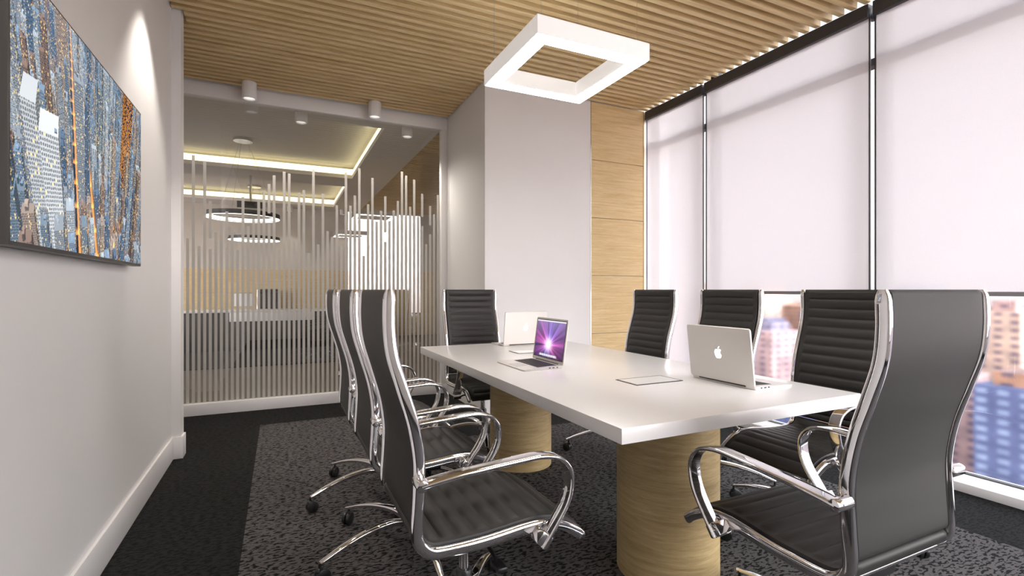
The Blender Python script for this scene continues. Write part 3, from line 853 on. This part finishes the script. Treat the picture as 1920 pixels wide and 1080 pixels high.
# desk
dk = empty('reception_desk', (-.35, 10.85, .012)); tag(dk, 'long dark desk with white top in the office beyond', 'desk')
MB().box(-2.2, 1.5, -.35, .35, .71, .75, .004).build('desktop', M['table'], dk)
MB().box(-.5, .95, -.34, -.30, .54, .709, .003).build('apron', M['white'], dk)
MB().box(-2.15, 1.45, -.30, -.26, .0, .709, .003).build('front_panel', M['desk_dark'], dk)
for s in (-2.15, 1.40): MB().box(s, s+.05, -.26, .33, 0, .709).build('side_panel', M['desk_dark'], dk)
mo = empty('monitor', (-.62, 10.78, .762)); tag(mo, 'small white monitor on the office desk beyond the glass', 'monitor')
MB().box(-.17, .17, -.012, .012, .07, .31, .004).build('panel', M['white'], mo)
MB().box(-.02, .02, -.005, .02, .008, .10).build('neck', M['alu'], mo)
MB().box(-.09, .09, -.06, .07, 0, .009, .003).build('foot', M['alu'], mo)
# ring pendants
for (y, lab) in ((7.70, 'nearer black ring pendant glowing in the office beyond'), (11.05, 'farther black ring pendant glowing in the office beyond')):
    zr = 2.13
    r = empty('ring_pendant', (-.46, y, zr)); tag(r, lab, 'pendant light', 'ring pendants in the office')
    R = .46
    MB().lathe([(R,0),(R,.06),(R-.03,.06),(R-.03,0),(R,0)], 64).build('ring_body', M['black'], r)
    MB().lathe([(R-.002,-.003),(R-.028,-.003),(R-.028,-.0005),(R-.002,-.0005),(R-.002,-.003)], 64).build('diffuser', M['ring_led'], r)
    MB().lathe([(R-.032,.008),(R-.032,.05),(R-.0305,.05),(R-.0305,.008),(R-.032,.008)], 64).build('inner_glow', M['ring_led'], r)
    MB().lathe([(0,3.18-zr),(.12,3.18-zr),(.12,3.219-zr),(0,3.219-zr)], 28).build('canopy', M['chrome2'], r)
    for k in range(3):
        a = 2*PI*k/3+.3
        MB().tube([(.06*math.cos(a), .06*math.sin(a), 3.18-zr), ((R-.015)*math.cos(a), (R-.015)*math.sin(a), .06)], .002, 6).build('wire', M['wire'], r)
pj = empty('projector', (-.43, 9.02, 2.50)); tag(pj, 'white ceiling projector in the office beyond the glass', 'projector')
MB().box(-.19, .19, -.14, .14, -.06, .06, .02, 3).build('body', M['white'], pj)
MB().box(-.185, .185, -.146, -.138, -.052, .052, .003).build('front_grille', M['desk_dark'], pj)
MB().lathe([(.035,-.165),(.05,-.16),(.05,-.13),(0,-.13)], 24, (.09, 0, 0), 'y').build('lens', M['black'], pj)
MB().tube([(0,0,.06),(0,0,zs-2.50)], .018, 12).build('mount', M['chrome2'], pj)

# ------------------------------------------------------------ city outside
FAC = [facade('facade_pink', (.38,.25,.23), (.13,.09,.13), 8, 4.2), facade('facade_blue', (.08,.10,.20), (.20,.25,.37), 7, 4.0),
       facade('facade_cream', (.56,.40,.31), (.21,.15,.17), 8, 4.4), facade('facade_grey', (.20,.18,.24), (.08,.08,.14), 7, 4.0), facade('facade_rust', (.34,.18,.11), (.12,.08,.10), 8, 5.0)]
FL = [('rose pink high-rise tower in the blurred city outside', 'pink towers outside the windows'), ('blue glass high-rise tower in the blurred city outside', 'blue glass towers outside the windows'),
      ('cream high-rise tower in the blurred city outside', 'cream towers outside the windows'), ('slate grey high-rise tower in the blurred city outside', 'grey towers outside the windows'),
      ('rust brown high-rise tower in the blurred city outside', 'rust towers outside the windows')]
GZ = -190
g_ = MB().box(20, 2500, -1500, 2500, GZ-2, GZ).build('ground', pbr('city_ground', (.13,.09,.09), .9, var=.4, vscale=.03))
struct(g_, 'city ground far below the windows', 'ground')
rc = random.Random(21); placed = []
for dist, num in ((170, 12), (230, 20), (310, 28), (420, 34), (600, 38), (820, 40)):
    for k in range(num):
        ang = math.radians(4 + 58*(k+rc.uniform(.1,.9))/num)        # measured from +X towards +Y
        dd = dist*rc.uniform(.9, 1.15)
        px, py = dd*math.cos(ang), dd*math.sin(ang)
        wx, wy_ = rc.uniform(12, 20)*(1+dist/500), rc.uniform(12, 20)*(1+dist/500)
        if any(abs(px-a) < (wx+c_)*.62+3 and abs(py-b_) < (wy_+d_)*.62+3 for a, b_, c_, d_ in placed): continue
        placed.append((px, py, wx, wy_))
        top = {170: rc.uniform(-118, -60), 230: rc.uniform(-125, -30), 310: rc.uniform(-110, -12), 420: rc.uniform(-100, 4), 600: rc.uniform(-60, 8), 820: rc.uniform(-30, 12)}[dist]
        ft = rc.choice([0,0,1,1,1,2,2,3,4])
        hgt = top-GZ
        b = empty('high_rise', (px, py, GZ), math.radians(rc.choice([0,0,8,-12])))
        tag(b, FL[ft][0], 'building', FL[ft][1])
        MB().box(-wx/2, wx/2, -wy_/2, wy_/2, 0, hgt).build('tower', FAC[ft], b)
        q = rc.uniform(.4,.75)
        MB().box(-wx/2*q, wx/2*q, -wy_/2*q, wy_/2*q, hgt, hgt+rc.uniform(2, 8)).build('roof_block', FAC[(ft+3) % 5], b)

# --------------------------------------------------------------- world
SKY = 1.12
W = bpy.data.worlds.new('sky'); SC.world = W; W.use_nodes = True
nt = W.node_tree; nt.nodes.clear()
tc = N(nt, 'ShaderNodeTexCoord'); sp = N(nt, 'ShaderNodeSeparateXYZ'); nt.links.new(tc.outputs['Generated'], sp.inputs[0])
mr = N(nt, 'ShaderNodeMapRange'); mr.inputs['From Min'].default_value = -.3; mr.inputs['From Max'].default_value = .8
nt.links.new(sp.outputs['Z'], mr.inputs['Value'])
cr = N(nt, 'ShaderNodeValToRGB'); E = cr.color_ramp.elements
E[0].position = 0; E[0].color = (.30,.25,.26,1); E[1].position = 1; E[1].color = (.72,.84,1,1)
for p_, c_ in ((.24,(.55,.49,.49)), (.30,(1.0,.945,.93)), (.55,(.98,.975,.99))):
    e = E.new(p_); e.color = (*c_, 1)
nt.links.new(mr.outputs[0], cr.inputs[0])
# sky strength raised behind the camera as added fill light
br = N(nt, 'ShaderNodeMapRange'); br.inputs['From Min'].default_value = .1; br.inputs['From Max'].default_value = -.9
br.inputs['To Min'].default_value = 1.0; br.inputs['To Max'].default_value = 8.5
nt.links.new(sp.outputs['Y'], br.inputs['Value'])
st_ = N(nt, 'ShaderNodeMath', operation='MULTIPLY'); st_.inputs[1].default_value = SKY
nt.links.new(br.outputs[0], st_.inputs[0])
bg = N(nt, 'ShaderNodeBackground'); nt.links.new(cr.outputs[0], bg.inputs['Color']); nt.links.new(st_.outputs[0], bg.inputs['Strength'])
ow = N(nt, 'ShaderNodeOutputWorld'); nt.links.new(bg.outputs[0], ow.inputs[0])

# ------------------------------------------------------------------- camera
cam = bpy.data.cameras.new('camera'); co = bpy.data.objects.new('camera', cam); COL.objects.link(co)
cam.sensor_width = 36; cam.lens = 926/1920*36; cam.clip_start = .02; cam.clip_end = 3000
cam.shift_y = 3/1920
co.location = (0, 0, H); co.rotation_euler = (PI/2, 0, -math.atan2(435, 926))
SC.camera = co

SC.view_settings.view_transform = 'Standard'; SC.view_settings.look = 'None'
SC.view_settings.exposure = 0.5; SC.view_settings.gamma = 1.0; SC.view_settings.use_curve_mapping = False
cy = SC.cycles
cy.use_denoising = True
try: cy.denoiser = 'OPENIMAGEDENOISE'
except Exception: pass
cy.max_bounces = 10; cy.diffuse_bounces = 5; cy.glossy_bounces = 5; cy.transmission_bounces = 8; cy.transparent_max_bounces = 12
cy.sample_clamp_indirect = 6; cy.blur_glossy = .5
